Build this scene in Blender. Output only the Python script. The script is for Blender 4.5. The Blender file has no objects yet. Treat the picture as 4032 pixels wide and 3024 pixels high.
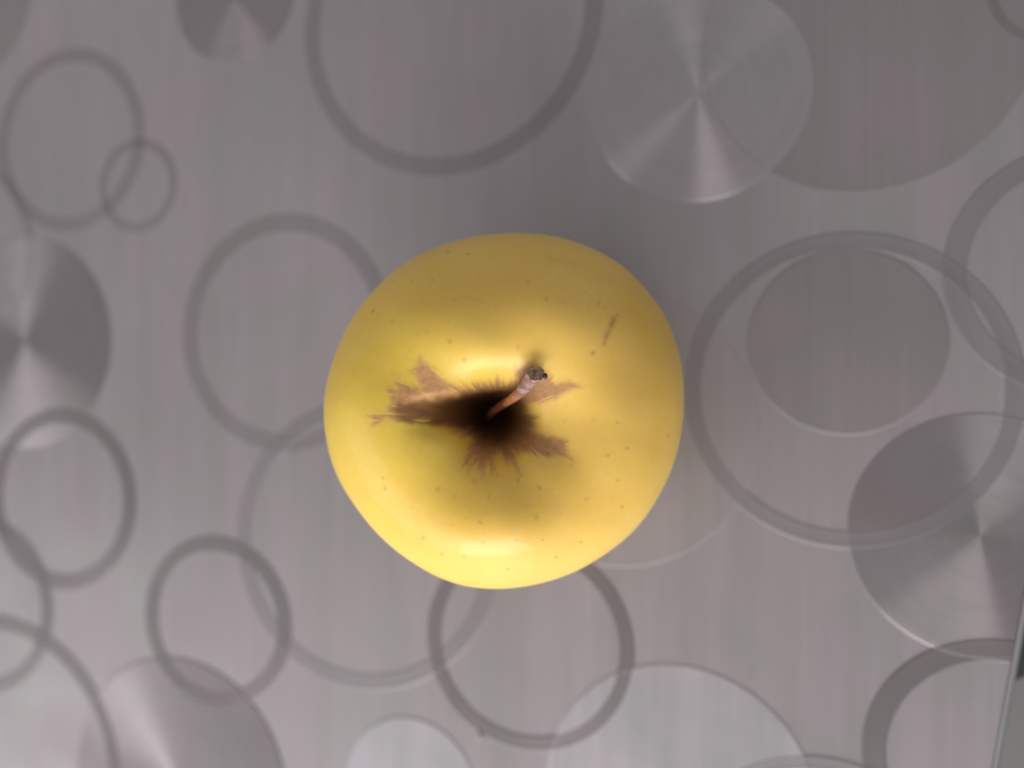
import bpy, bmesh, math, random
import numpy as np
from mathutils import Vector, Matrix, noise as mnoise

scene = bpy.context.scene
col = scene.collection
MM = 0.001
# ------------------------------------------------------------------ tuned values
WORLD_S = 0.50
FILL_P = 15.0
KEY_P = 33.0
METAL, DISC_M = 0.48, 0.8
BASE_C, BASE_R, BASE_A = (0.300, 0.281, 0.289, 1), 0.48, 0.6
DISC_C, DISC_R, DISC_A = (0.285, 0.265, 0.271, 1), 0.32, 0.97
SHEEN_C = (0.36, 0.34, 0.35, 1)
RIM_C, RIM_R, RIM_A = (0.31, 0.294, 0.304, 1), 0.55, 0.2
RING_C, RING_R, RING_A = (0.21, 0.193, 0.196, 1), 0.5, 0.5
SATIN_C, PALE_C = (0.232, 0.214, 0.218, 1), (0.36, 0.35, 0.367, 1)
SKIN_A, SKIN_B, SKIN_GREEN = (0.69, 0.44, 0.078, 1), (0.75, 0.508, 0.12, 1), (0.63, 0.465, 0.05, 1)
RUS_PALE, RUS_DARK = (0.50, 0.27, 0.115, 1), (0.16, 0.07, 0.018, 1)  # the dark brown also serves as painted shade in the stem hollow
NICKS = [(-16.0, -85.2, 0.55, 1.5, 0.1), (-88.7, 112.4, 0.8, 0.8, 0.4)]
# ------------------------------------------------------------------ camera
PHI = math.radians(16)
CR = np.array([math.cos(PHI), 0, -math.sin(PHI)])       # camera right
CD = np.array([-math.sin(PHI), 0, -math.cos(PHI)])      # camera view direction
APPLE = np.array([0, 0, 33.0])
CAM = APPLE - 163*CD + (36/3046*163)*CR + (98/3046*163)*np.array([0, 1.0, 0])
cd = bpy.data.cameras.new('camera')
cam = bpy.data.objects.new('camera', cd)
col.objects.link(cam)
cam.matrix_world = Matrix(((CR[0], 0, -CD[0], CAM[0]*MM), (CR[1], 1, -CD[1], CAM[1]*MM),
                           (CR[2], 0, -CD[2], CAM[2]*MM), (0, 0, 0, 1)))
cd.sensor_width = 36
cd.lens = 36*3046/4032
cd.clip_start = 0.005
cd.clip_end = 50
cd.dof.use_dof = True
cd.dof.focus_distance = 0.138
cd.dof.aperture_fstop = 5.8
scene.camera = cam
# ------------------------------------------------------------------ light
world = bpy.data.worlds.new('World')
scene.world = world
world.use_nodes = True
world.node_tree.nodes['Background'].inputs[0].default_value = (0.91, 0.865, 0.88, 1)
world.node_tree.nodes['Background'].inputs[1].default_value = WORLD_S

def area_lamp(name, loc, target, sx, sy, power, color):
    ld = bpy.data.lights.new(name, 'AREA')
    ld.shape = 'RECTANGLE'; ld.size = sx; ld.size_y = sy
    ld.energy = power; ld.color = color
    o = bpy.data.objects.new(name, ld)
    col.objects.link(o)
    o.location = loc
    d = Vector(target) - Vector(loc)
    o.rotation_euler = d.to_track_quat('-Z', 'Y').to_euler()
    return o
area_lamp('window_light', (0.02, -1.38, 0.50), (0, 0, 0.03), 1.3, 0.8, KEY_P, (1.0, 0.97, 0.93))
area_lamp('fill_light', (-1.25, -1.0, 0.8), (0, 0, 0.03), 1.6, 1.1, FILL_P, (1.0, 0.975, 0.98))  # added soft fill from the lower left, not an actual lamp
scene.view_settings.view_transform = 'Standard'
scene.view_settings.look = 'None'
scene.view_settings.exposure = 0
scene.view_settings.gamma = 1
scene.render.engine = 'CYCLES'
scene.cycles.max_bounces = 8
# ------------------------------------------------------------------ apple shape (mm, own frame: z = stem axis)
SIL = [36.786, 0.233, 0.243, 0.213, 0.577, -0.204, 0.301, -0.059, -0.012, -0.151, -0.121, 0.029, 0.103]
def sil(a):
    r = SIL[0] + 0*a
    for k in range(1, 7):
        r = r + SIL[2*k-1]*np.cos(k*a) + SIL[2*k]*np.sin(k*a)
    return r
def dimple(x, y):
    x0, y0 = -0.6, -1.6
    u, v = x-x0, y-y0
    a = np.arctan2(v, u)
    rr = np.hypot(u, v)
    w = 13.2 + 0.8*np.cos(2*a-0.2) + 0.5*np.cos(5*a+0.9)
    w = w + 3.6/(1+np.exp(v/2.5))*(1-0.35*np.exp(-((a+1.57)/0.3)**2))
    d = 11.0*np.exp(-(rr/w)**2)*(1-0.2/(1+np.exp((v+3)/2.5)))
    # funnel the stem grows from
    fu, fv = (x+1.9)/5.4, (y+2.5)/5.7
    d = d + 15.5*np.exp(-np.hypot(fu, fv)**2.6)
    # crease running off to the left
    wl = 1/(1+np.exp(-(u+17)/1.8))
    gx = wl/(1+np.exp((u-0.5)/1.0)) * (11.0*np.exp(-(np.clip(-u-3, 0, None)/6.5)**2) + 2.2*np.exp(-((u+9)/6.0)**2))
    gy = v - 1.25 - 0.03*u
    wd = np.where(gy > 0, 2.6, 3.4)
    d = d + gx*np.exp(-np.abs(gy/wd)**np.where(gy > 0, 3.6, 2.6))
    # swollen shoulder above the crease
    d = d - 1.1*np.exp(-((u+2)/9.5)**2-((v-10.5)/4.5)**2)
    # soft crease towards lower right
    d = d + 0.8*np.exp(-((u*0.45+v*0.9)/3.2)**2)*np.exp(-((u-7)/6.0)**2)
    return d
def apple_xyz(t, a):
    """t 0 (stem pole) .. pi (calyx pole), a azimuth"""
    s, c = np.sin(t), np.cos(t)
    R = sil(a)
    lower = np.clip(-c, 0, 1)
    rho = R*np.abs(s)**0.90*(1-0.10*lower**1.2*(1-0.25*np.cos(5*a)*lower))
    top = 33.5*np.abs(c)**0.86
    z = np.where(c >= 0, top, -31.0*np.abs(c)**0.92)
    x, y = rho*np.cos(a), rho*np.sin(a)
    up = np.clip(c, 0, 1)
    z = z - np.where(c > 0, dimple(x, y), 0)
    # lobed crown
    z = z + 0.55*np.cos(5*a+1.35)*np.exp(-((rho-20)/8)**2)*(c > 0)
    z = z + 1.0*np.exp(-((a+1.62)/0.5)**2)*np.exp(-((rho-23)/7)**2)*(c > 0)
    # calyx hollow
    z = z + np.where(c < 0, 6.0*np.exp(-(rho/9.0)**2), 0)
    return x, y, z
RUSSET = [(-24.69, -1.08), (-24.4, -2.56), (-23.54, -3.31), (-21.85, -2.3), (-20.33, -1.96), (-17.29, -3.05), (-14.15, -3.14), (-10.24, -4.14), (-6.65, -6.09), (-7.53, -8.07), (-7.76, -9.93), (-6.73, -11.21), (-5.84, -10.12), (-5.32, -10.43), (-4.11, -12.65), (-3.19, -10.42), (-1.46, -11.93), (-1.85, -9.99), (-1.79, -8.8), (0.0, -9.51), (2.96, -11.88), (2.28, -9.88), (1.99, -8.3), (4.19, -8.23), (7.19, -9.03), (8.57, -8.57), (12.61, -9.68), (10.98, -7.41), (11.24, -5.6), (10.37, -5.17), (7.3, -4.74), (5.94, -4.08), (5.52, -2.29), (5.95, -1.54), (4.01, -0.71), (4.28, 0.45), (7.3, 0.9), (9.66, 1.88), (11.1, 3.08), (13.69, 3.92), (11.5, 4.88), (9.15, 4.76), (8.02, 5.82), (7.35, 7.1), (6.8, 8.39), (5.83, 7.59), (5.12, 9.06), (4.45, 8.37), (1.71, 7.42), (1.32, 6.23), (1.79, 5.5), (-0.22, 5.0), (-0.9, 5.39), (-1.51, 6.52), (-2.09, 5.06), (-2.99, 5.51), (-3.47, 4.86), (-5.01, 5.19), (-5.95, 4.09), (-7.14, 4.73), (-7.98, 4.79), (-8.94, 4.26), (-10.94, 5.34), (-12.01, 7.08), (-13.5, 7.95), (-15.12, 9.45), (-17.09, 7.08), (-15.78, 5.28), (-14.89, 3.85), (-16.41, 4.24), (-18.15, 5.38), (-19.36, 5.92), (-19.8, 4.94), (-19.06, 3.53), (-20.97, 3.7), (-20.66, 2.17), (-20.33, 0.89), (-20.85, 0.36), (-20.87, -0.36)]
DOTS = [(-9.71, 11.78, 29.72), (-7.18, 8.56, 28.78), (2.2, 10.79, 29.12), (-13.85, 13.61, 29.04), (-21.16, 23.92, 18.59), (-20.22, 15.8, 25.58), (-24.6, 18.21, 20.51), (-17.3, 23.38, 22.49), (-8.78, 19.26, 28.46), (-13.2, 23.34, 24.75), (-6.9, 28.76, 21.45), (-10.84, 29.79, 18.55), (-32.15, 1.68, 18.88), (-27.34, 12.46, 21.19), (16.68, 18.86, 27.02), (15.41, 9.82, 29.04), (10.53, -2.24, 26.05), (19.85, -2.44, 27.62), (30.43, -5.09, 20.04), (21.73, -7.06, 26.53), (18.19, -8.29, 27.26), (11.79, -10.07, 26.8), (20.15, -12.84, 25.76), (14.5, -16.1, 26.34), (6.09, -14.02, 27.23), (5.49, -19.13, 27.81), (-2.87, -15.47, 27.96), (-8.85, -15.34, 26.96), (-11.95, -14.25, 26.59), (-4.42, -19.92, 28.25), (-5.46, -12.86, 26.82), (2.23, -12.63, 26.99), (-21.66, -14.34, 24.43), (-25.08, -16.29, 21.04), (-21.89, -12.39, 25.06), (-14.89, -23.37, 23.38), (-3.95, -23.58, 27.36), (2.03, -23.15, 27.7), (6.67, -23.27, 26.38), (13.77, -24.34, 22.92), (-1.56, -25.45, 26.49), (-7.37, -26.56, 24.39), (-11.5, -26.45, 22.79), (0.51, -29.19, 22.76), (9.33, -27.1, 22.52), (25.85, 15.23, 22.75), (21.34, -17.91, 23.02), (3.99, 22.6, 27.36), (7.23, 19.33, 28.93)]
SCAR = [(20.23, 16.97, 26.01), (19.37, 15.97, 26.85), (18.89, 14.76, 27.43), (18.24, 13.49, 27.99), (17.78, 12.68, 28.28), (17.37, 11.28, 28.54)]
# ------------------------------------------------------------------ helpers
def mesh_obj(name, verts, faces, mat, parent=None, smooth=True, loc=None):
    me = bpy.data.meshes.new(name)
    me.from_pydata([tuple(v) for v in verts], [], faces)
    me.update()
    if smooth:
        me.polygons.foreach_set('use_smooth', [True]*len(me.polygons))
    me.materials.append(mat)
    o = bpy.data.objects.new(name, me)
    col.objects.link(o)
    if parent: o.parent = parent
    if loc is not None: o.location = loc
    return o

def new_mat(name):
    m = bpy.data.materials.new(name)
    m.use_nodes = True
    nt = m.node_tree
    b = nt.nodes['Principled BSDF']
    return m, nt, b
def node(nt, typ, **kw):
    n = nt.nodes.new(typ)
    for k, v in kw.items():
        setattr(n, k, v)
    return n
def math_node(nt, op, a, b=None, clamp=False):
    n = nt.nodes.new('ShaderNodeMath'); n.operation = op; n.use_clamp = clamp
    for i, v in enumerate((a, b)):
        if v is None: continue
        if isinstance(v, (int, float)): n.inputs[i].default_value = v
        else: nt.links.new(v, n.inputs[i])
    return n.outputs[0]
def mix_col(nt, fac, a, b, blend='MIX'):
    n = nt.nodes.new('ShaderNodeMix'); n.data_type = 'RGBA'; n.blend_type = blend
    for s, v in ((n.inputs[0], fac), (n.inputs[6], a), (n.inputs[7], b)):
        if isinstance(v, (int, float)): s.default_value = v
        elif isinstance(v, tuple): s.default_value = v
        else: nt.links.new(v, s)
    return n.outputs[2]
def map_range(nt, v, a, b, c, d):
    n = nt.nodes.new('ShaderNodeMapRange')
    nt.links.new(v, n.inputs[0])
    for i, q in enumerate((a, b, c, d)): n.inputs[i+1].default_value = q
    return n.outputs[0]

# ------------------------------------------------------------------ brushed metal
def brushed(name, kind, base, rough, aniso, seed=0.0, metallic=METAL, cover=1.0):
    """kind 'linear': grooves along y; 'round': grooves run round the object's origin"""
    m, nt, b = new_mat(name)
    tc = node(nt, 'ShaderNodeTexCoord')
    sep = node(nt, 'ShaderNodeSeparateXYZ')
    nt.links.new(tc.outputs['Object'], sep.inputs[0])
    comb = node(nt, 'ShaderNodeCombineXYZ')
    if kind == 'linear':
        nt.links.new(math_node(nt, 'MULTIPLY', sep.outputs[0], 1.0), comb.inputs[0])
        nt.links.new(math_node(nt, 'MULTIPLY', sep.outputs[1], 0.035), comb.inputs[1])
        comb.inputs[2].default_value = seed
        tang = node(nt, 'ShaderNodeCombineXYZ'); tang.inputs[0].default_value = 1.0
        tout = tang.outputs[0]
        co = comb.outputs[0]
    else:
        ln = node(nt, 'ShaderNodeVectorMath', operation='LENGTH')
        nt.links.new(tc.outputs['Object'], ln.inputs[0])
        ang = math_node(nt, 'ARCTAN2', sep.outputs[1], sep.outputs[0])
        nt.links.new(ln.outputs['Value'], comb.inputs[0])
        nt.links.new(math_node(nt, 'MULTIPLY', math_node(nt, 'SINE', ang), 0.002), comb.inputs[1])
        comb.inputs[2].default_value = seed
        xy = node(nt, 'ShaderNodeVectorMath', operation='MULTIPLY')
        nt.links.new(tc.outputs['Object'], xy.inputs[0]); xy.inputs[1].default_value = (1, 1, 0)
        tout = xy.outputs[0]
        co = comb.outputs[0]
    nrm = node(nt, 'ShaderNodeVectorMath', operation='NORMALIZE')
    nt.links.new(tout, nrm.inputs[0])
    nt.links.new(nrm.outputs[0], b.inputs['Tangent'])
    n1 = node(nt, 'ShaderNodeTexNoise'); n1.inputs['Scale'].default_value = 130; n1.inputs['Detail'].default_value = 3
    n2 = node(nt, 'ShaderNodeTexNoise'); n2.inputs['Scale'].default_value = 700; n2.inputs['Detail'].default_value = 2
    n3 = node(nt, 'ShaderNodeTexNoise'); n3.inputs['Scale'].default_value = 14; n3.inputs['Detail'].default_value = 3
    nt.links.new(co, n1.inputs['Vector']); nt.links.new(co, n2.inputs['Vector'])
    nt.links.new(tc.outputs['Object'], n3.inputs['Vector'])
    f1 = map_range(nt, n1.outputs['Fac'], 0.3, 0.7, 0.955, 1.045)
    f2 = map_range(nt, n2.outputs['Fac'], 0.3, 0.7, 0.97, 1.03)
    f3 = map_range(nt, n3.outputs['Fac'], 0.3, 0.7, 0.94, 1.05)
    f = math_node(nt, 'MULTIPLY', math_node(nt, 'MULTIPLY', f1, f2), f3)
    hue = mix_col(nt, map_range(nt, n1.outputs['Fac'], 0.35, 0.65, 0, 1), (0.99, 1.003, 0.99, 1), (1.01, 0.992, 1.012, 1))
    n4 = node(nt, 'ShaderNodeTexNoise'); n4.inputs['Scale'].default_value = 40; n4.inputs['Detail'].default_value = 5; n4.inputs['Distortion'].default_value = 0.6
    nt.links.new(tc.outputs['Object'], n4.inputs['Vector'])
    hue = mix_col(nt, 1.0, hue, mix_col(nt, map_range(nt, n4.outputs['Fac'], 0.35, 0.65, 0, 1), (0.98, 1.0, 0.99, 1), (1.02, 0.988, 1.015, 1)), 'MULTIPLY')
    sc = node(nt, 'ShaderNodeVectorMath', operation='SCALE')
    nt.links.new(hue, sc.inputs[0]); nt.links.new(f, sc.inputs['Scale'])
    c = mix_col(nt, 1.0, sc.outputs[0], base, 'MULTIPLY')
    nt.links.new(c, b.inputs['Base Color'])
    b.inputs['Metallic'].default_value = metallic
    b.inputs['Alpha'].default_value = cover
    smear = map_range(nt, n4.outputs['Fac'], 0.35, 0.68, 0.90, 1.14)      # wiped, slightly greasy patches
    nt.links.new(math_node(nt, 'MULTIPLY', smear, map_range(nt, n1.outputs['Fac'], 0.3, 0.7, rough*0.93, rough*1.07)), b.inputs['Roughness'])
    b.inputs['Anisotropic'].default_value = aniso
    return m

M_base = brushed('brushed_metal', 'linear', BASE_C, BASE_R, BASE_A)
M_disc = brushed('disc_brushing', 'round', DISC_C, DISC_R, DISC_A, 3.0, DISC_M)
M_ring = brushed('ring_brushing', 'round', RING_C, RING_R, RING_A, 7.0, 0.55, 0.52)
M_satin = brushed('satin_disc', 'linear', SATIN_C, 0.5, 0.3, 11.0)
M_faint = brushed('faint_ring', 'round', RING_C, RING_R, RING_A, 8.0, 0.55, 0.22)
M_sheen = brushed('sheen_disc', 'round', SHEEN_C, DISC_R, DISC_A, 4.0, DISC_M)
M_darkdisc = brushed('dark_disc', 'round', (0.19, 0.175, 0.18, 1), 0.28, DISC_A, 5.0, DISC_M)
M_rim = brushed('rim_brushing', 'round', RIM_C, RIM_R, RIM_A, 9.0, 0.6, 0.4)
M_pale = brushed('pale_disc', 'linear', PALE_C, 0.45, 0.5, 15.0)
M_edge = brushed('edge_metal', 'linear', (0.25, 0.25, 0.265, 1), 0.4, 0.0, 2.0)

# ------------------------------------------------------------------ table
E0, E1 = np.array([106.4, -39.2]), np.array([100.3, -77.7])      # two points of the slab's right edge
ed = (E0-E1)/np.linalg.norm(E0-E1)
def edge_pt(y, off=0.0):
    k = (y-E0[1])/ed[1]
    return E0[0]+ed[0]*k+off
table = bpy.data.objects.new('table', None); col.objects.link(table)
table.location = (0, 0, 0)
table['label'] = 'brushed grey metal table top patterned with overlapping rings and discs, under the apple'
table['category'] = 'table'
y0, y1, xl = -420, 420, -520
def prism(poly, z0, z1):
    n = len(poly)
    v = [(p[0]*MM, p[1]*MM, z1*MM) for p in poly] + [(p[0]*MM, p[1]*MM, z0*MM) for p in poly]
    f = [tuple(range(n)), tuple(range(2*n-1, n-1, -1))] + [(i, n+i, n+(i+1) % n, (i+1) % n) for i in range(n)]
    return v, f
poly = [(xl, y0), (edge_pt(y0), y0), (edge_pt(y1), y1), (xl, y1)]
v, f = prism(poly, -14, 0)
mesh_obj('table_top', v, f, M_base, table, smooth=False)
# rolled edge strip: profile swept along the slab's edge
prof = [(0.15, 0.0), (0.2, 0.25), (0.7, 0.35), (1.2, 0.1), (1.7, -0.8), (2.3, -2.4), (2.8, -5.0), (3.0, -9.0), (3.0, -16.0), (2.0, -16.0), (2.0, -14.5), (0.15, -14.0)]
v, f = [], []
NY = 40
for j in range(NY+1):
    y = y0+(y1-y0)*j/NY
    for (o_, z) in prof:
        v.append((edge_pt(y, o_)*MM, y*MM, z*MM))
n = len(prof)
for j in range(NY):
    for i in range(n):
        f.append((j*n+i, j*n+(i+1) % n, (j+1)*n+(i+1) % n, (j+1)*n+i))
f += [tuple(range(n)), tuple(range((NY+1)*n-1, NY*n-1, -1))]
mesh_obj('edge_strip', v, f, M_edge, table)

# dark panel of the table's base, standing out below the edge
mb, ntb, bb = new_mat('dark_panel')
nzb = node(ntb, 'ShaderNodeTexNoise'); nzb.inputs['Scale'].default_value = 60
ntb.links.new(mix_col(ntb, nzb.outputs['Fac'], (0.018, 0.022, 0.018, 1), (0.035, 0.04, 0.034, 1)), bb.inputs['Base Color'])
bb.inputs['Roughness'].default_value = 0.55
pl = [(edge_pt(-62)-60, -62), (edge_pt(-66, 5), -66), (edge_pt(-40, 40), -40), (edge_pt(y1, 40), y1), (edge_pt(y1)-60, y1)]
v, f = prism(pl, -60, -17)
mesh_obj('base_panel', v, f, mb, table, smooth=False)
# circles of the pattern, lowest first: kind, x, y, radius, band width (mm)
CIRCLES = [
    ('disc', -193.6, 130.7, 31.5, 0, 'satin'), ('ring', -191.4, 46.8, 30.1, 2.6, 'rim'), ('disc', -164.8, 18.4, 32.5, 0, 'round'),
    ('ring', -147.7, 79.5, 27.5, 3.6, 'faint'), ('ring', -122.5, 63.9, 13.6, 2.2, 'faint'), ('disc', -89.3, 115.8, 19.2, 0, 'round'),
    ('ring', -25.4, 101.1, 41.1, 4.0, 'faint'), ('disc', 18.9, -5.8, 33.5, 0, 'plain'), ('ring', -73.5, 19.5, 32.8, 4.4, 'faint'),
    ('disc', 74.6, 83.5, 35.0, 0, 'satin'), ('disc', 38.6, 74.5, 25.6, 0, 'sheen'), ('ring', 111.7, 89.8, 12.3, 2.0, 'faint'),
    ('disc', 98.1, -27.6, 26.4, 0, 'round'),
    ('disc', 71.0, 14.8, 20.9, 0, 'satin'), ('ring', 117.8, 29.3, 26.9, 4.4, 'rim'), ('ring', 71.1, 3.8, 35.6, 3.6, 'rim'),
    ('disc', -108.5, -110.1, 35.7, 0, 'dark'), ('ring', -175.2, -114.7, 47.2, 4.2),
    ('ring', -181.7, -64.5, 27.6, 4.0), ('ring', -150.6, -29.9, 27.4, 4.2), ('ring', -49.6, -38.3, 38.5, 3.8, 'rim'),
    ('ring', -95.3, -62.5, 24.1, 3.9), ('disc', -35.4, -101.3, 18.3, 0, 'pale'), ('disc', 33.7, -93.7, 31.6, 0, 'pale'),
    ('ring', -3.5, -60.4, 26.8, 3.3), ('ring', 101.9, -77.1, 27.3, 4.6), ('ring', 66.3, -113.3, 33.5, 3.0, 'rim'),
]
NS = 224
for k, cdef in enumerate(CIRCLES):
    kind, cx, cy, r = cdef[:4]
    z = 0.02 + 0.009*k
    L = 0.045 if cdef[-1] == 'rim' else 0.03
    if kind == 'disc': L = 0.012
    if kind == 'ring':
        w = cdef[4]
        pr = [(r+0.35, -z), (r-0.05, L*0.6), (r-0.25, L), (r-0.5, L*0.5), (r-0.8, 0), (r-w*0.5, 0.0), (r-w+0.8, 0), (r-w+0.5, L*0.5), (r-w+0.25, L), (r-w+0.05, L*0.6), (r-w-0.3, -z)]
    else:
        pr = [(r+0.35, -z), (r-0.05, L*0.6), (r-0.25, L), (r-0.55, L*0.4), (r-0.9, 0), (r*0.7, 0), (r*0.4, 0), (r*0.15, 0), (0.4, 0)]
    v, f = [], []
    for i in range(NS):
        a = 2*math.pi*i/NS
        for (q, h) in pr:
            v.append((q*math.cos(a)*MM, q*math.sin(a)*MM, h*MM))
    n = len(pr)
    for i in range(NS):
        j = (i+1) % NS
        for q in range(n-1):
            f.append((i*n+q, j*n+q, j*n+q+1, i*n+q+1))
    if kind == 'disc':
        f.append(tuple(i*n+n-1 for i in range(NS)))
        mat = {'round': M_disc, 'satin': M_satin, 'plain': M_base, 'pale': M_pale, 'sheen': M_sheen, 'dark': M_darkdisc}[cdef[5]]
    else:
        mat = M_ring if len(cdef) < 6 else {'rim': M_rim, 'faint': M_faint}[cdef[5]]
    o = mesh_obj(kind, v, f, mat, table, loc=(cx*MM, cy*MM, z*MM))
    if cx+r > edge_pt(cy)-8:            # trimmed where the slab ends
        bm = bmesh.new(); bm.from_mesh(o.data)
        bmesh.ops.bisect_plane(bm, geom=bm.verts[:]+bm.edges[:]+bm.faces[:], dist=1e-7,
                               plane_co=((edge_pt(cy, -0.03)-cx)*MM, 0, 0), plane_no=(ed[1], -ed[0], 0), clear_outer=True)
        bm.to_mesh(o.data); bm.free(); o.data.update()

# small raised nicks in the metal that catch the light
for (cx, cy, a_, b_, rot) in NICKS:
    v, f = [], []
    for i in range(5):
        q = i/4
        for j in range(16):
            t_ = 2*math.pi*j/16
            X, Y = a_*q*math.cos(t_), b_*q*math.sin(t_)*(1+0.2*math.sin(3*t_))
            v.append(((X*math.cos(rot)-Y*math.sin(rot))*MM, (X*math.sin(rot)+Y*math.cos(rot))*MM, (0.35*(1-q*q)-0.02)*MM))
    for i in range(4):
        for j in range(16):
            k2 = (j+1) % 16
            f.append((i*16+j, i*16+k2, (i+1)*16+k2, (i+1)*16+j))
    mesh_obj('nick', v, f, M_edge, table, loc=(cx*MM, cy*MM, 0.22*MM))

# ------------------------------------------------------------------ floor below
m, nt, b = new_mat('floor_dark')
nz = node(nt, 'ShaderNodeTexNoise'); nz.inputs['Scale'].default_value = 9
nt.links.new(mix_col(nt, nz.outputs['Fac'], (0.10, 0.10, 0.098, 1), (0.14, 0.138, 0.135, 1)), b.inputs['Base Color'])
b.inputs['Roughness'].default_value = 0.6
fl = mesh_obj('floor', [(-3, -3, -0.75), (3, -3, -0.75), (3, 3, -0.75), (-3, 3, -0.75)], [(0, 1, 2, 3)], m, smooth=False)
fl['kind'] = 'structure'

# ------------------------------------------------------------------ apple
ZL = (CAM-APPLE)/np.linalg.norm(CAM-APPLE)
XL = CR-ZL*(CR@ZL); XL /= np.linalg.norm(XL)
YL = np.cross(ZL, XL)
apple = bpy.data.objects.new('apple', None); col.objects.link(apple)
apple.matrix_world = Matrix(((XL[0], YL[0], ZL[0], 0), (XL[1], YL[1], ZL[1], 0), (XL[2], YL[2], ZL[2], (APPLE[2]-1.5)*MM), (0, 0, 0, 1)))
apple['label'] = 'yellow apple with brown russet round its sunken stem, standing on the patterned metal table'
apple['category'] = 'apple'

NA, NT1, NT2 = 1280, 520, 90
tt = np.concatenate([np.linspace(0.0008, math.pi/2, NT1), np.linspace(math.pi/2, math.pi-0.001, NT2)[1:]])
# finer towards the stem
tt[:NT1] = (math.pi/2)*np.linspace(0.001, 1, NT1)**1.12
aa = np.arange(NA)*2*math.pi/NA-math.pi
T, A = np.meshgrid(tt, aa, indexing='ij')
X, Y, Z = apple_xyz(T, A)
rows = len(tt)
# slow unevenness of the skin
V = np.stack([X, Y, Z], -1).reshape(-1, 3)
wob = (np.sin(X*0.31+1.0)*np.sin(Y*0.27+0.4)*np.sin(Z*0.2) * 0.10 + np.sin(X*0.71+Y*0.5)*np.sin(Y*0.63-X*0.3+2)*0.012).reshape(-1)
nr = V/np.linalg.norm(V, axis=1, keepdims=True)
V = V + nr*wob[:, None]
idx = np.arange(rows*NA).reshape(rows, NA)
a0, a1 = idx[:-1, :], np.roll(idx, -1, axis=1)[:-1, :]
b0, b1 = idx[1:, :], np.roll(idx, -1, axis=1)[1:, :]
quads = np.stack([a0, b0, b1, a1], -1).reshape(-1, 4)
capt = np.arange(NA)
nf = len(quads)
me = bpy.data.meshes.new('skin')
nv = len(V)+2
V2 = np.vstack([V, V[:NA].mean(0), V[-NA:].mean(0)])
top_i, bot_i = nv-2, nv-1
tri_t = np.stack([np.full(NA, top_i), np.arange(NA), np.roll(np.arange(NA), -1)], -1)
base = (rows-1)*NA
tri_b = np.stack([np.full(NA, bot_i), base+np.roll(np.arange(NA), -1), base+np.arange(NA)], -1)
me.vertices.add(nv); me.vertices.foreach_set('co', (V2*MM).astype(np.float32).ravel())
loops = np.concatenate([quads.ravel(), tri_t.ravel(), tri_b.ravel()])
starts = np.concatenate([np.arange(nf)*4, nf*4+np.arange(2*NA)*3])
me.loops.add(len(loops)); me.loops.foreach_set('vertex_index', loops.astype(np.int32))
me.polygons.add(len(starts)); me.polygons.foreach_set('loop_start', starts.astype(np.int32))
me.polygons.foreach_set('use_smooth', np.ones(len(starts), dtype=bool))
me.update(calc_edges=True); me.validate()

# --- marks of the skin (russet star, lenticels, scar), in the apple's own millimetres
x, y, z = V2[:, 0], V2[:, 1], V2[:, 2]
rng = np.random.RandomState(4)
def vnoise(px, py, seed):
    """value noise 2-D"""
    r = np.random.RandomState(seed).rand(64, 64)
    xi, yi = np.floor(px).astype(int), np.floor(py).astype(int)
    fx, fy = px-xi, py-yi
    fx, fy = fx*fx*(3-2*fx), fy*fy*(3-2*fy)
    g = lambda i, j: r[i % 64, j % 64]
    return (g(xi, yi)*(1-fx)+g(xi+1, yi)*fx)*(1-fy)+(g(xi, yi+1)*(1-fx)+g(xi+1, yi+1)*fx)*fy
sel = (np.arange(nv) < NA*NT1) & (np.hypot(x, y) < 30)
sel[top_i] = True
sx, sy = x[sel], y[sel]
ang = np.arctan2(sy+1.8, sx+0.8); rad = np.hypot(sx+0.8, sy+1.8)
# radial fibres fray the outline
fr = (vnoise(ang*16+50, rad*0.18+9, 1)-0.42)*1.1 + (vnoise(ang*45+50, rad*0.35+9, 2)-0.5)*0.5
fx_, fy_ = sx+np.cos(ang)*fr+(vnoise(sx*1.2+30, sy*1.2+30, 5)-0.5)*0.5, sy+np.sin(ang)*fr+(vnoise(sx*1.2+40, sy*1.2+20, 6)-0.5)*0.5
P = np.array(RUSSET)
inside = np.zeros(len(sx), dtype=bool)
dist = np.full(len(sx), 1e9)
for i in range(len(P)):
    p, q = P[i], P[(i+1) % len(P)]
    cond = ((p[1] > fy_) != (q[1] > fy_))
    with np.errstate(divide='ignore', invalid='ignore'):
        xc = (q[0]-p[0])*(fy_-p[1])/(q[1]-p[1]+1e-12)+p[0]
    inside ^= cond & (fx_ < xc)
    d = q-p
    t_ = np.clip(((fx_-p[0])*d[0]+(fy_-p[1])*d[1])/(d@d), 0, 1)
    dist = np.minimum(dist, np.hypot(fx_-p[0]-t_*d[0], fy_-p[1]-t_*d[1]))
sd = np.where(inside, dist, -dist)
rus = np.clip((sd+0.7)/1.6, 0, 1)
rus = rus*rus*(3-2*rus)
# faint stain just outside
halo = 0.30*np.exp(-np.clip(-sd, 0, None)/0.7)*vnoise(ang*22+50, rad*0.25+3, 8)
rus = np.maximum(rus*(0.80+0.2*np.clip(sd/1.2, 0, 1)), halo)
# yellow fibres left inside the star
fib = np.clip((vnoise(ang*40+50, rad*0.22+3, 9)-0.70)/0.12, 0, 1)*np.clip((rad-6)/3, 0, 1)*np.exp(-np.clip(sd-0.9, 0, None)/0.5)
rus = rus*(1-0.65*fib)
r_full = np.zeros(nv); r_full[sel] = rus
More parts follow.
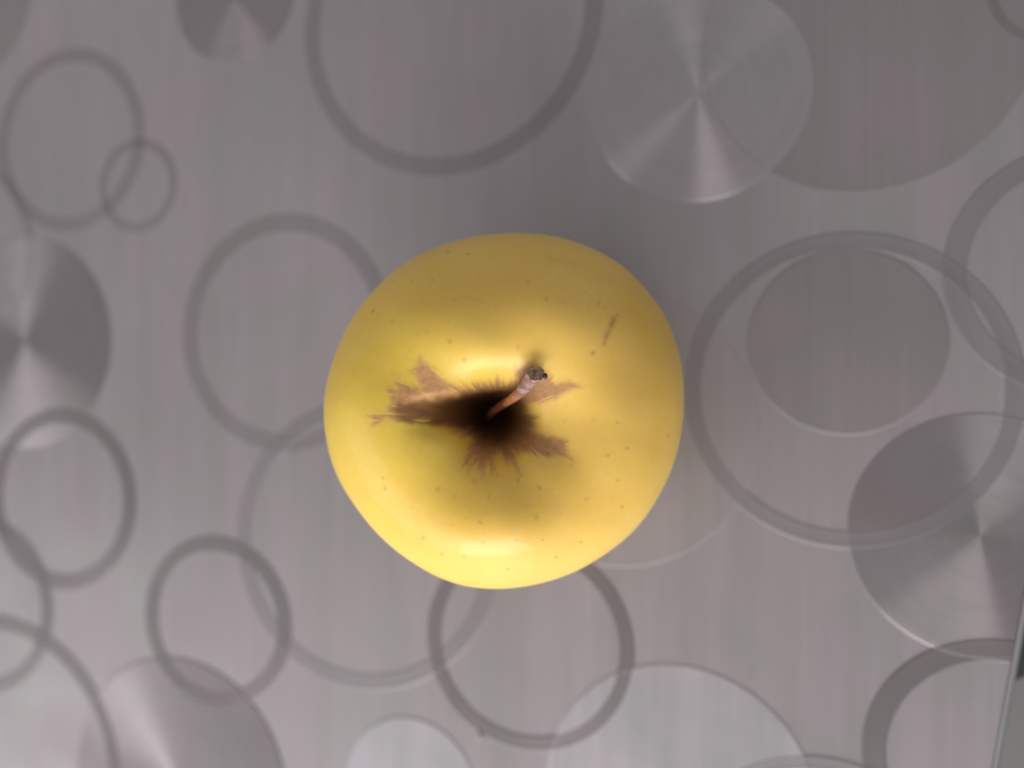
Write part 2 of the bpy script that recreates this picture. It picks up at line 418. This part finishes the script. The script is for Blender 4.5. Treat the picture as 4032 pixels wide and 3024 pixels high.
# tone: 0 thin pale tan skin at the rim of the star, 1 dark brown
tone = 0.3*np.clip((sx-1.5)/3, 0, 1)+np.clip((sd-0.3)/1.6, 0, 1)*0.2+0.4*vnoise(ang*9+50, rad*0.35+3, 12)
# russet darkened with painted shade, in the left crease and round the stem's foot
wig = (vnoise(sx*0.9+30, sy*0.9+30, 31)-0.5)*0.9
hollow_shade = 1/(1+np.exp(-(0.7+(sx+19)*0.17-sy+wig)/0.22)) / (1+np.exp(-(sy+3.4+wig)/0.3)) / (1+np.exp(-(sx+19.4+wig)/0.35)) / (1+np.exp((sx+1.0)/0.8))
hollow_shade = np.maximum(hollow_shade, np.exp(-(np.hypot(sx+2.2, sy+2.2)/4.9)**4))
tone = np.clip(tone, 0, 1)*0.6*np.clip(1.5-rad/11, 0.25, 1) + hollow_shade*(0.75+0.25*vnoise(ang*20+50, rad*0.5+3, 13))
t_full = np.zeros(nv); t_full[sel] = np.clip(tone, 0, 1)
dots = np.zeros(nv)
allp = [(p[0], p[1], rng.uniform(0.18, 0.36), rng.uniform(0.2, 0.6)) for p in DOTS]
for _ in range(90):
    a_, r_ = rng.uniform(-math.pi, math.pi), rng.uniform(14, 35)
    allp.append((r_*math.cos(a_), r_*math.sin(a_), rng.uniform(0.10, 0.3), rng.uniform(0.05, 0.2)))
upper = z > 0
ui = np.nonzero(upper)[0]
ux, uy = x[ui], y[ui]
for (dx, dy, dr, ds) in allp:
    rr = math.hypot(dx, dy); ca, sa = dx/rr, dy/rr
    # lenticels: slightly drawn out lengthwise of the apple, foreshortened with the slope
    slope = math.sqrt(max(0.12, 1-(rr/37.5)**2))
    near = np.nonzero((np.abs(ux-dx) < 1.5) & (np.abs(uy-dy) < 1.5))[0]
    lx, ly = ux[near]-dx, uy[near]-dy
    al = (lx*ca+ly*sa)/slope; ac = -lx*sa+ly*ca
    el = rng.uniform(1.0, 1.9)
    dd = np.sqrt((al/(dr*el))**2+(ac/dr)**2)
    vv = ds*np.exp(-(dd/1.15)**2)
    dots[ui[near]] = np.maximum(dots[ui[near]], vv)
def streak(p, q, w, s):
    dx, dy = q[0]-p[0], q[1]-p[1]
    t_ = np.clip(((ux-p[0])*dx+(uy-p[1])*dy)/(dx*dx+dy*dy), 0, 1)
    d_ = np.hypot(ux-p[0]-t_*dx, uy-p[1]-t_*dy)+(vnoise(ux*2+90, uy*2+90, 20)-0.5)*0.12
    return s*np.exp(-(np.clip(d_, 0, None)/w)**2)
sc = np.maximum.reduce([streak(SCAR[k_], SCAR[k_+1], w_, s_) for k_, w_, s_ in
                        ((0, 0.35, 0.35), (1, 0.62, 0.6), (2, 0.5, 0.45), (3, 0.5, 0.5), (4, 0.4, 0.4))]+[
                        streak((8.2, 27.6), (12.5, 26.4), 0.8, 0.10), streak((-6, 19.5), (-3.5, 18.6), 0.3, 0.10),
                        streak((8.5, 18.9), (10.5, 18.6), 0.3, 0.10)])
dots[ui] = np.maximum(dots[ui], sc)
for nm, arr in (('russet', r_full), ('russet_tone_shade', t_full), ('spots', dots)):
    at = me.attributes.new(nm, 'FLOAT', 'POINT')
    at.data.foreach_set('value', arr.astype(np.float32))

m, nt, b = new_mat('apple_skin')
tc = node(nt, 'ShaderNodeTexCoord')
def attr(n_):
    q = node(nt, 'ShaderNodeAttribute'); q.attribute_name = n_; return q.outputs['Fac']
def noise(scale, detail=3, rough=0.55):
    q = node(nt, 'ShaderNodeTexNoise'); q.inputs['Scale'].default_value = scale
    q.inputs['Detail'].default_value = detail; q.inputs['Roughness'].default_value = rough
    nt.links.new(tc.outputs['Object'], q.inputs['Vector']); return q.outputs['Fac']
big, mid, fine, vfine = noise(28, 2), noise(110, 3), noise(900, 3), noise(2600, 2)
sep = node(nt, 'ShaderNodeSeparateXYZ'); nt.links.new(tc.outputs['Object'], sep.inputs[0])
c = mix_col(nt, map_range(nt, big, 0.32, 0.68, 0, 1), SKIN_A, SKIN_B)
# greener flank on the left of the stem
dx_ = math_node(nt, 'ADD', sep.outputs[0], 0.021)
dy_ = math_node(nt, 'ADD', sep.outputs[1], 0.001)
d2 = math_node(nt, 'ADD', math_node(nt, 'POWER', math_node(nt, 'DIVIDE', dx_, 0.019), 2.0), math_node(nt, 'POWER', math_node(nt, 'DIVIDE', dy_, 0.021), 2.0))
g = math_node(nt, 'POWER', 2.718, math_node(nt, 'MULTIPLY', d2, -1.0))
g = math_node(nt, 'MULTIPLY', g, map_range(nt, mid, 0.3, 0.7, 0.75, 1.0))
c = mix_col(nt, g, c, SKIN_GREEN)
# thin pale patches
c = mix_col(nt, math_node(nt, 'MULTIPLY', map_range(nt, mid, 0.5, 0.75, 0, 1), 0.22), c, (0.74, 0.56, 0.16, 1))
c = mix_col(nt, map_range(nt, fine, 0.3, 0.7, 0.0, 0.10), c, (0.42, 0.26, 0.03, 1))
rc = mix_col(nt, attr('russet_tone_shade'), RUS_PALE, RUS_DARK)
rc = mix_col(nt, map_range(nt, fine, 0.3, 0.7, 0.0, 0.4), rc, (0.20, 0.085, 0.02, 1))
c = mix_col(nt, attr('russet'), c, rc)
c = mix_col(nt, attr('spots'), c, (0.30, 0.15, 0.05, 1))
nt.links.new(c, b.inputs['Base Color'])
ro = math_node(nt, 'ADD', map_range(nt, mid, 0.3, 0.7, 0.40, 0.50), math_node(nt, 'MULTIPLY', attr('russet'), 0.22))
nt.links.new(ro, b.inputs['Roughness'])
b.inputs['Specular IOR Level'].default_value = 0.35
b.inputs['Coat Weight'].default_value = 0.12
b.inputs['Coat Roughness'].default_value = 0.13
b.inputs['Subsurface Weight'].default_value = 0.3
b.inputs['Subsurface Radius'].default_value = (1.0, 0.55, 0.12)
b.inputs['Subsurface Scale'].default_value = 0.002
bump = node(nt, 'ShaderNodeBump'); bump.inputs['Strength'].default_value = 0.35; bump.inputs['Distance'].default_value = 0.00012
h = math_node(nt, 'ADD', math_node(nt, 'MULTIPLY', mid, 2.6), math_node(nt, 'MULTIPLY', fine, math_node(nt, 'ADD', 0.25, math_node(nt, 'MULTIPLY', attr('russet'), 1.6))))
h = math_node(nt, 'SUBTRACT', h, math_node(nt, 'MULTIPLY', attr('spots'), 0.5))
nt.links.new(h, bump.inputs['Height']); nt.links.new(bump.outputs[0], b.inputs['Normal'])
me.materials.append(m)
skin = bpy.data.objects.new('skin', me); col.objects.link(skin); skin.parent = apple

# dried calyx under the apple
m, nt, b = new_mat('calyx_brown'); b.inputs['Base Color'].default_value = (0.08, 0.05, 0.025, 1); b.inputs['Roughness'].default_value = 0.8
v, f = [], []
for k in range(5):
    a = k*2*math.pi/5+0.3
    ca, sa = math.cos(a), math.sin(a)
    i0 = len(v)
    for (q, w, zz) in ((0.3, 0.6, -25.2), (2.2, 1.1, -26.6), (4.0, 0.5, -27.8), (5.0, 0.05, -27.6)):
        v += [((q*ca-w*sa)*MM, (q*sa+w*ca)*MM, zz*MM), ((q*ca)*MM, (q*sa)*MM, (zz-0.4)*MM), ((q*ca+w*sa)*MM, (q*sa-w*ca)*MM, zz*MM)]
    for s_ in range(3):
        for e in range(2):
            f.append((i0+s_*3+e, i0+s_*3+e+1, i0+s_*3+e+4, i0+s_*3+e+3))
mesh_obj('calyx', v, f, m, apple)

# ------------------------------------------------------------------ stem
m, nt, b = new_mat('stem_bark')
tc = node(nt, 'ShaderNodeTexCoord')
gr = node(nt, 'ShaderNodeAttribute'); gr.attribute_name = 'along'
n1 = node(nt, 'ShaderNodeTexNoise'); n1.inputs['Scale'].default_value = 900; n1.inputs['Detail'].default_value = 4
n2 = node(nt, 'ShaderNodeTexNoise'); n2.inputs['Scale'].default_value = 2400; n2.inputs['Detail'].default_value = 3
mp = node(nt, 'ShaderNodeMapping'); mp.inputs['Rotation'].default_value = (0.4, -0.6, 0.65); mp.inputs['Scale'].default_value = (0.35, 1, 1)
nt.links.new(tc.outputs['Object'], mp.inputs[0]); nt.links.new(mp.outputs[0], n1.inputs['Vector']); nt.links.new(tc.outputs['Object'], n2.inputs['Vector'])
low = mix_col(nt, map_range(nt, n1.outputs['Fac'], 0.35, 0.65, 0, 1), (0.36, 0.125, 0.045, 1), (0.46, 0.20, 0.085, 1))
high = mix_col(nt, map_range(nt, n1.outputs['Fac'], 0.38, 0.62, 0, 1), (0.17, 0.085, 0.07, 1), (0.32, 0.195, 0.17, 1))
fac = math_node(nt, 'ADD', gr.outputs['Fac'], map_range(nt, n1.outputs['Fac'], 0.3, 0.7, -0.06, 0.06))
c = mix_col(nt, map_range(nt, fac, 0.44, 0.54, 0, 1), low, high)
nt.links.new(c, b.inputs['Base Color']); b.inputs['Roughness'].default_value = 0.62
bp_ = node(nt, 'ShaderNodeBump'); bp_.inputs['Strength'].default_value = 0.6; bp_.inputs['Distance'].default_value = 0.0002
nt.links.new(math_node(nt, 'ADD', n1.outputs['Fac'], math_node(nt, 'MULTIPLY', n2.outputs['Fac'], 0.4)), bp_.inputs['Height'])
nt.links.new(bp_.outputs[0], b.inputs['Normal'])
M_stem = m
PTS = [(-3.4, -1.6, 2.0, 0.9), (-2.2, -0.35, 12.5, 0.82), (0.2, 1.15, 19.5, 0.82), (1.9, 2.35, 23.0, 0.92), (3.2, 3.5, 25.2, 1.12), (4.4, 4.9, 27.8, 1.25), (5.0, 5.7, 29.6, 1.32), (5.3, 6.1, 30.7, 1.38)]
P_ = np.array(PTS)
def cr(p, u):
    n = len(p)-1
    k = min(int(u*n), n-1); t_ = u*n-k
    q = [p[max(k-1, 0)], p[k], p[k+1], p[min(k+2, n)]]
    return 0.5*((2*q[1])+(-q[0]+q[2])*t_+(2*q[0]-5*q[1]+4*q[2]-q[3])*t_**2+(-q[0]+3*q[1]-3*q[2]+q[3])*t_**3)
NR, NSG = 110, 48
v, f, along = [], [], []
prev = None
for i in range(NR+1):
    u = i/NR
    p = cr(P_, u); q2 = cr(P_, min(u+0.01, 1)); q1 = cr(P_, max(u-0.01, 0))
    tg = (q2-q1)[:3]; tg /= np.linalg.norm(tg)
    if i > NR-14:      # cut end turned a little towards the top of the stem
        tg = tg+np.array([-0.05, 0.10, 0.25])*(i-NR+14)/14; tg /= np.linalg.norm(tg)
    s_ = np.cross(tg, [0.3, -0.9, 0.2]); s_ /= np.linalg.norm(s_); w_ = np.cross(tg, s_)
    for j in range(NSG):
        a = 2*math.pi*j/NSG
        nz_ = mnoise.noise(Vector((math.cos(a)*1.6, math.sin(a)*1.6, u*7)))*0.15+mnoise.noise(Vector((math.cos(a)*4, math.sin(a)*4, u*14+5)))*0.07
        step = 0.07*(1 if u > 0.50+0.015*math.sin(3*a) else 0)
        r = p[3]*(1+nz_*(0.5+0.7*u)+step+0.08*math.sin(2*a+u*2))
        if u > 0.93: r += 0.06*math.sin(5*a+1)+0.05*math.sin(9*a)
        if i == NR: r *= 0.93
        pt = p[:3]+s_*(r*math.cos(a))+w_*(r*math.sin(a))
        v.append(tuple(pt*MM)); along.append(u)
for i in range(NR):
    for j in range(NSG):
        k = (j+1) % NSG
        f.append((i*NSG+j, i*NSG+k, (i+1)*NSG+k, (i+1)*NSG+j))
stem = mesh_obj('stem', v, f, M_stem, apple)
at = stem.data.attributes.new('along', 'FLOAT', 'POINT'); at.data.foreach_set('value', along)
# cut end
m, nt, b = new_mat('stem_cut')
tc = node(nt, 'ShaderNodeTexCoord')
n1 = node(nt, 'ShaderNodeTexNoise'); n1.inputs['Scale'].default_value = 1500; n1.inputs['Detail'].default_value = 4
nt.links.new(tc.outputs['Object'], n1.inputs['Vector'])
nt.links.new(mix_col(nt, map_range(nt, n1.outputs['Fac'], 0.38, 0.62, 0, 1), (0.18, 0.095, 0.06, 1), (0.36, 0.225, 0.145, 1)), b.inputs['Base Color'])
b.inputs['Roughness'].default_value = 0.85
ctr = p[:3]
v2, f2 = [], []
RL = 8
for ri in range(RL+1):
    k = 1-ri/RL
    for j in range(NSG):
        a = 2*math.pi*j/NSG
        ring = np.array(v[NR*NSG+j])/MM
        pt = ctr+(ring-ctr)*k*(1.0 if ri else 1.0)
        depth = 0.0 if ri == 0 else (-0.12*min(1, ri/1.5)+0.12*mnoise.noise(Vector((pt[0]*1.6, pt[1]*1.6, 3))))
        v2.append(tuple((pt+tg*depth)*MM))
for ri in range(RL):
    for j in range(NSG):
        k = (j+1) % NSG
        f2.append((ri*NSG+j, ri*NSG+k, (ri+1)*NSG+k, (ri+1)*NSG+j))
mesh_obj('stem_cut', v2, f2, m, stem)
# dark bud on the rim of the stem's end
m, nt, b = new_mat('bud_dark'); b.inputs['Base Color'].default_value = (0.05, 0.015, 0.012, 1); b.inputs['Roughness'].default_value = 0.35
v, f = [], []
bc = np.array([6.95, 5.6, 30.7])
for i in range(13):
    th = math.pi*i/12
    for j in range(20):
        a = 2*math.pi*j/20
        d_ = np.array([math.sin(th)*math.cos(a)*0.42, math.sin(th)*math.sin(a)*0.55, math.cos(th)*0.5])
        d_ *= 1+0.18*mnoise.noise(Vector(d_*3))
        v.append(tuple((bc+d_)*MM))
for i in range(12):
    for j in range(20):
        k = (j+1) % 20
        f.append((i*20+j, (i+1)*20+j, (i+1)*20+k, i*20+k))
mesh_obj('bud', v, f, m, stem)
